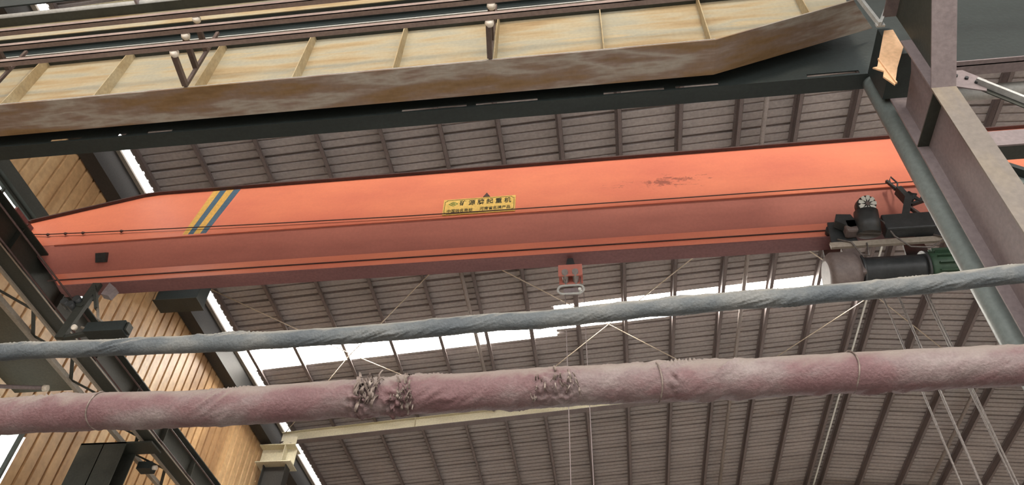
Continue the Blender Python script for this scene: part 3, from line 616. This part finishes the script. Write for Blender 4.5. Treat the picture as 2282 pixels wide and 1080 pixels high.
MB().box((2.91, 4.21, 8.77), (2.99, 4.23, 8.83)).build('foot', 'light_grey', t)
t = thing('wind_brace', (3.9, 4.5, 6), 'pale diagonal brace with bolted gusset right of the column', 'brace')
MB().prism([(3.245, 4.5, 8.33), (3.62, 4.5, 8.30), (3.77, 4.5, 8.10), (3.70, 4.5, 7.93), (3.245, 4.5, 8.15)], (0, .012, 0)).build('gusset', 'mauve', t)
for x, z in ((3.52, 8.20), (3.60, 8.15), (3.66, 8.07)): MB().tube([(x, 4.5, z), (x, 4.48, z)], .018, 8).build('bolt', 'hoist_dark', t)
MB().bar((3.66, 4.48, 8.08), (5.9, 4.48, 5.15), .06, .03).build('brace_angle', 'light_grey', t)
MB().bar((3.66, 4.52, 8.03), (5.9, 4.52, 5.10), .01, .06).build('brace_back', 'runway_steel', t)
tag(MB().tube([(3.25, 5.3, 9.03), (9, 5.3, 9.03)], .085, 18).build('horizontal_pipe', 'light_grey'), 'pale blue grey horizontal pipe right of the column', 'pipe')
t = thing('tie_channel', (6, 5.3, 8.1), 'mauve channel beam crossing behind the column at the right edge', 'beam')
MB().box((3.25, 5.3, 8.32), (9, 5.5, 8.335)).build('top_plate', 'mauve', t)
MB().box((3.25, 5.3, 8.10), (9, 5.32, 8.32)).build('channel_web', 'mauve', t)
MB().box((3.25, 5.32, 8.10), (9, 5.5, 8.115)).build('bottom_flange', 'runway_steel', t)
t = thing('lower_brace', (4.6, 5.4, 6.5), 'dark green diagonal angle in front of the orange girder at right edge', 'brace')
MB().bar((3.9, 5.4, 8.05), (6.5, 5.4, 5.9), .09, .05).build('brace_angle', 'dark_green', t)
MB().bar((3.9, 5.46, 7.98), (6.5, 5.46, 5.83), .03, .10).build('brace_leg', 'pole', t)

# ------------------------------------------------------------------ lagged pipes
def spl(pts, x):
    """smooth interpolation through the sag points of a pipe"""
    n = len(pts)
    for i in range(n - 1):
        if x <= pts[i + 1][0] or i == n - 2:
            x0, z0 = pts[i]; x1, z1 = pts[i + 1]; h = x1 - x0; t = max(0.0, min(1.0, (x - x0) / h))
            m0 = (z1 - z0) / h if i == 0 else (z1 - pts[i - 1][1]) / (x1 - pts[i - 1][0])
            m1 = (z1 - z0) / h if i == n - 2 else (pts[i + 2][1] - z0) / (pts[i + 2][0] - x0)
            return (2 * t ** 3 - 3 * t * t + 1) * z0 + (t ** 3 - 2 * t * t + t) * h * m0 + (-2 * t ** 3 + 3 * t * t) * z1 + (t ** 3 - t * t) * h * m1
def lagged(name, y0, pts, rad, mname, seed, wrap, amp, label, patches=()):
    mb = MB(); n = 56; x = -9.0; rings = []; dx = .0125
    while x <= 8.0: rings.append(x); x += dx if -4.8 < x < 3.4 else .05
    vs = []
    for x in rings:
        zc = spl(pts, x); bulge = 1 + .05 * noise.noise(Vector((x * 1.3, seed, 0))) + .03 * noise.noise(Vector((x * 4.1, seed, 5)))
        for k in range(n):
            a = 2 * math.pi * k / n
            ca, sa = math.cos(a), math.sin(a)
            # helical wrap seam with a raised, slightly irregular edge
            ph = (x + a / (2 * math.pi) * wrap * .55 + .03 * noise.noise(Vector((x * 2, a, seed)))) / wrap
            fr = ph - math.floor(ph); seam = math.exp(-((fr - .5) / .05) ** 2) * (.5 + .8 * max(0, noise.noise(Vector((math.floor(ph) * 3.7, a, seed)))))
            wr = noise.noise(Vector((x * 16 + 2.6 * a, a * .7, seed + 9)))
            wr2 = noise.noise(Vector((x * 42 + 5.5 * a, a * 1.1, seed + 19))); wr2 = 1 - 2.5 * abs(wr2)
            cr_ = max(0.0, 1 - 7 * abs(noise.noise(Vector((x * 9 + 1.7 * a, a * .5, seed + 50))))) * max(0.0, noise.noise(Vector((x * 2.2, a * .6, seed + 60))) * 2.2)
            d = amp * (.9 * seam + .38 * wr + .16 * wr2 + 1.5 * cr_)
            mask = max(0, noise.noise(Vector((x * .9, a * .5, seed + 30))) + .35); d *= .4 + mask
            for (px_, pa, w, h) in patches:
                da = math.atan2(math.sin(a - pa), math.cos(a - pa)); g = math.exp(-((x - px_) / w) ** 2 - (da / 1.0) ** 2)
                if g > .02: d += g * h * (noise.noise(Vector((x * 32, a * 5, seed))) * 1.6 + .35)
            rr = rad * bulge + d
            sag = -.010 * max(0, -sa) * (1 + noise.noise(Vector((x * 5, 2, seed))))
            vs.append((x, y0 + rr * ca, zc + rr * sa + sag))
    m = len(rings)
    mb.add(vs, [(i * n + k, i * n + (k + 1) % n, (i + 1) * n + (k + 1) % n, (i + 1) * n + k) for i in range(m - 1) for k in range(n)], True)
    mb.f.append(list(range(n))[::-1]); mb.smooth.append(False); mb.f.append([(m - 1) * n + k for k in range(n)]); mb.smooth.append(False)
    return tag(mb.build(name, mname, origin=(0, y0, spl(pts, 0))), label, 'pipe')
P1 = [(-9.0, 5.029), (-4.334, 4.999), (-3.495, 4.986), (-2.495, 4.973), (-1.495, 4.986), (-0.721, 5.023), (-0.364, 5.025), (-0.014, 5.051), (0.387, 5.073), (0.78, 5.091), (1.36, 5.106), (2.106, 5.142), (2.734, 5.194), (8.0, 5.444)]
P2 = [(-9.0, 4.47), (-4.029, 4.44), (-3.262, 4.444), (-2.466, 4.432), (-1.656, 4.455), (-0.979, 4.463), (-0.041, 4.476), (0.683, 4.469), (1.333, 4.478), (1.984, 4.479), (2.437, 4.478), (8.0, 4.508)]
p1 = lagged('insulated_pipe', 4.0, P1, .058, 'lag_grey', 3.0, .42, .0075, 'blue grey cloth wrapped pipe, the thinner upper one of two')
p2 = lagged('insulated_pipe', 4.0, P2, .116, 'lag_red', 8.0, .62, .0105, 'thick maroon and grey wrapped pipe with torn lagging, the lower one of two',
            patches=((-1.52, -2.3, .07, .05), (-1.30, -2.0, .06, .05), (-.30, -2.5, .12, .03), (.42, -2.6, .03, .02)))
# torn flaps of cloth on the thick pipe
random.seed(21)
def flaps(cx, ang, n, spread, size):
    mb = MB()
    for _ in range(n):
        x = cx + random.gauss(0, spread); a = ang + random.gauss(0, .27); zc = spl(P2, x)
        nrm = Vector((0, math.cos(a), math.sin(a))); tn = Vector((0, -math.sin(a), math.cos(a)))
        p = Vector((x, 4.0, zc)) + nrm * .118
        d = (Vector((random.uniform(-.7, .7), 0, 0)) + tn * random.choice((-1, -1, 1)) * random.uniform(.6, 1.3)).normalized(); w = nrm.cross(d).normalized()
        L_ = size * random.uniform(.5, 1.5); wd = L_ * random.uniform(.12, .34); rows = []
        for k in range(5):
            q = k / 4; c = p + d * L_ * q + nrm * (.03 * math.sin(q * math.pi * random.uniform(.8, 1.5)) + .004)
            ww = wd * (1 - .5 * q) * random.uniform(.7, 1.2) * .5; rows.append((c - w * ww + nrm * random.uniform(0, .014), c + nrm * random.uniform(0, .02), c + w * ww + nrm * random.uniform(0, .014)))
        vs = [q for r_ in rows for q in r_] + [q - nrm * .004 for r_ in rows for q in r_]
        fs = []
        for k in range(4):
            for j in range(2):
                b0 = k * 3 + j; fs.append((b0, b0 + 1, b0 + 4, b0 + 3)); fs.append((b0 + 15, b0 + 18, b0 + 19, b0 + 16))
        mb.add(vs, fs, True)
    return mb
for cx, an, n, sp, sz in ((-1.47, -2.75, 44, .04, .06), (-1.24, -2.45, 30, .03, .05), (-.25, -2.85, 20, .06, .04), (-.42, -2.6, 8, .02, .04)):
    flaps(cx, an, n, sp, sz).build('torn_cloth', 'torn', p2)['label'] = 'frayed torn lagging cloth'
for x in (-3.32, .33, 1.47):
    q = []
    for k in range(25):
        a = 2 * math.pi * k / 24; q.append((x + .012 * math.sin(a * 2 + x), 4.0 + (.124) * math.cos(a), spl(P2, x) + .124 * math.sin(a)))
    MB().tube(q, .005, 6).build('tie_wire', 'torn', p2)
for o in bpy.data.objects:
    if '_o' in o: del o['_o']
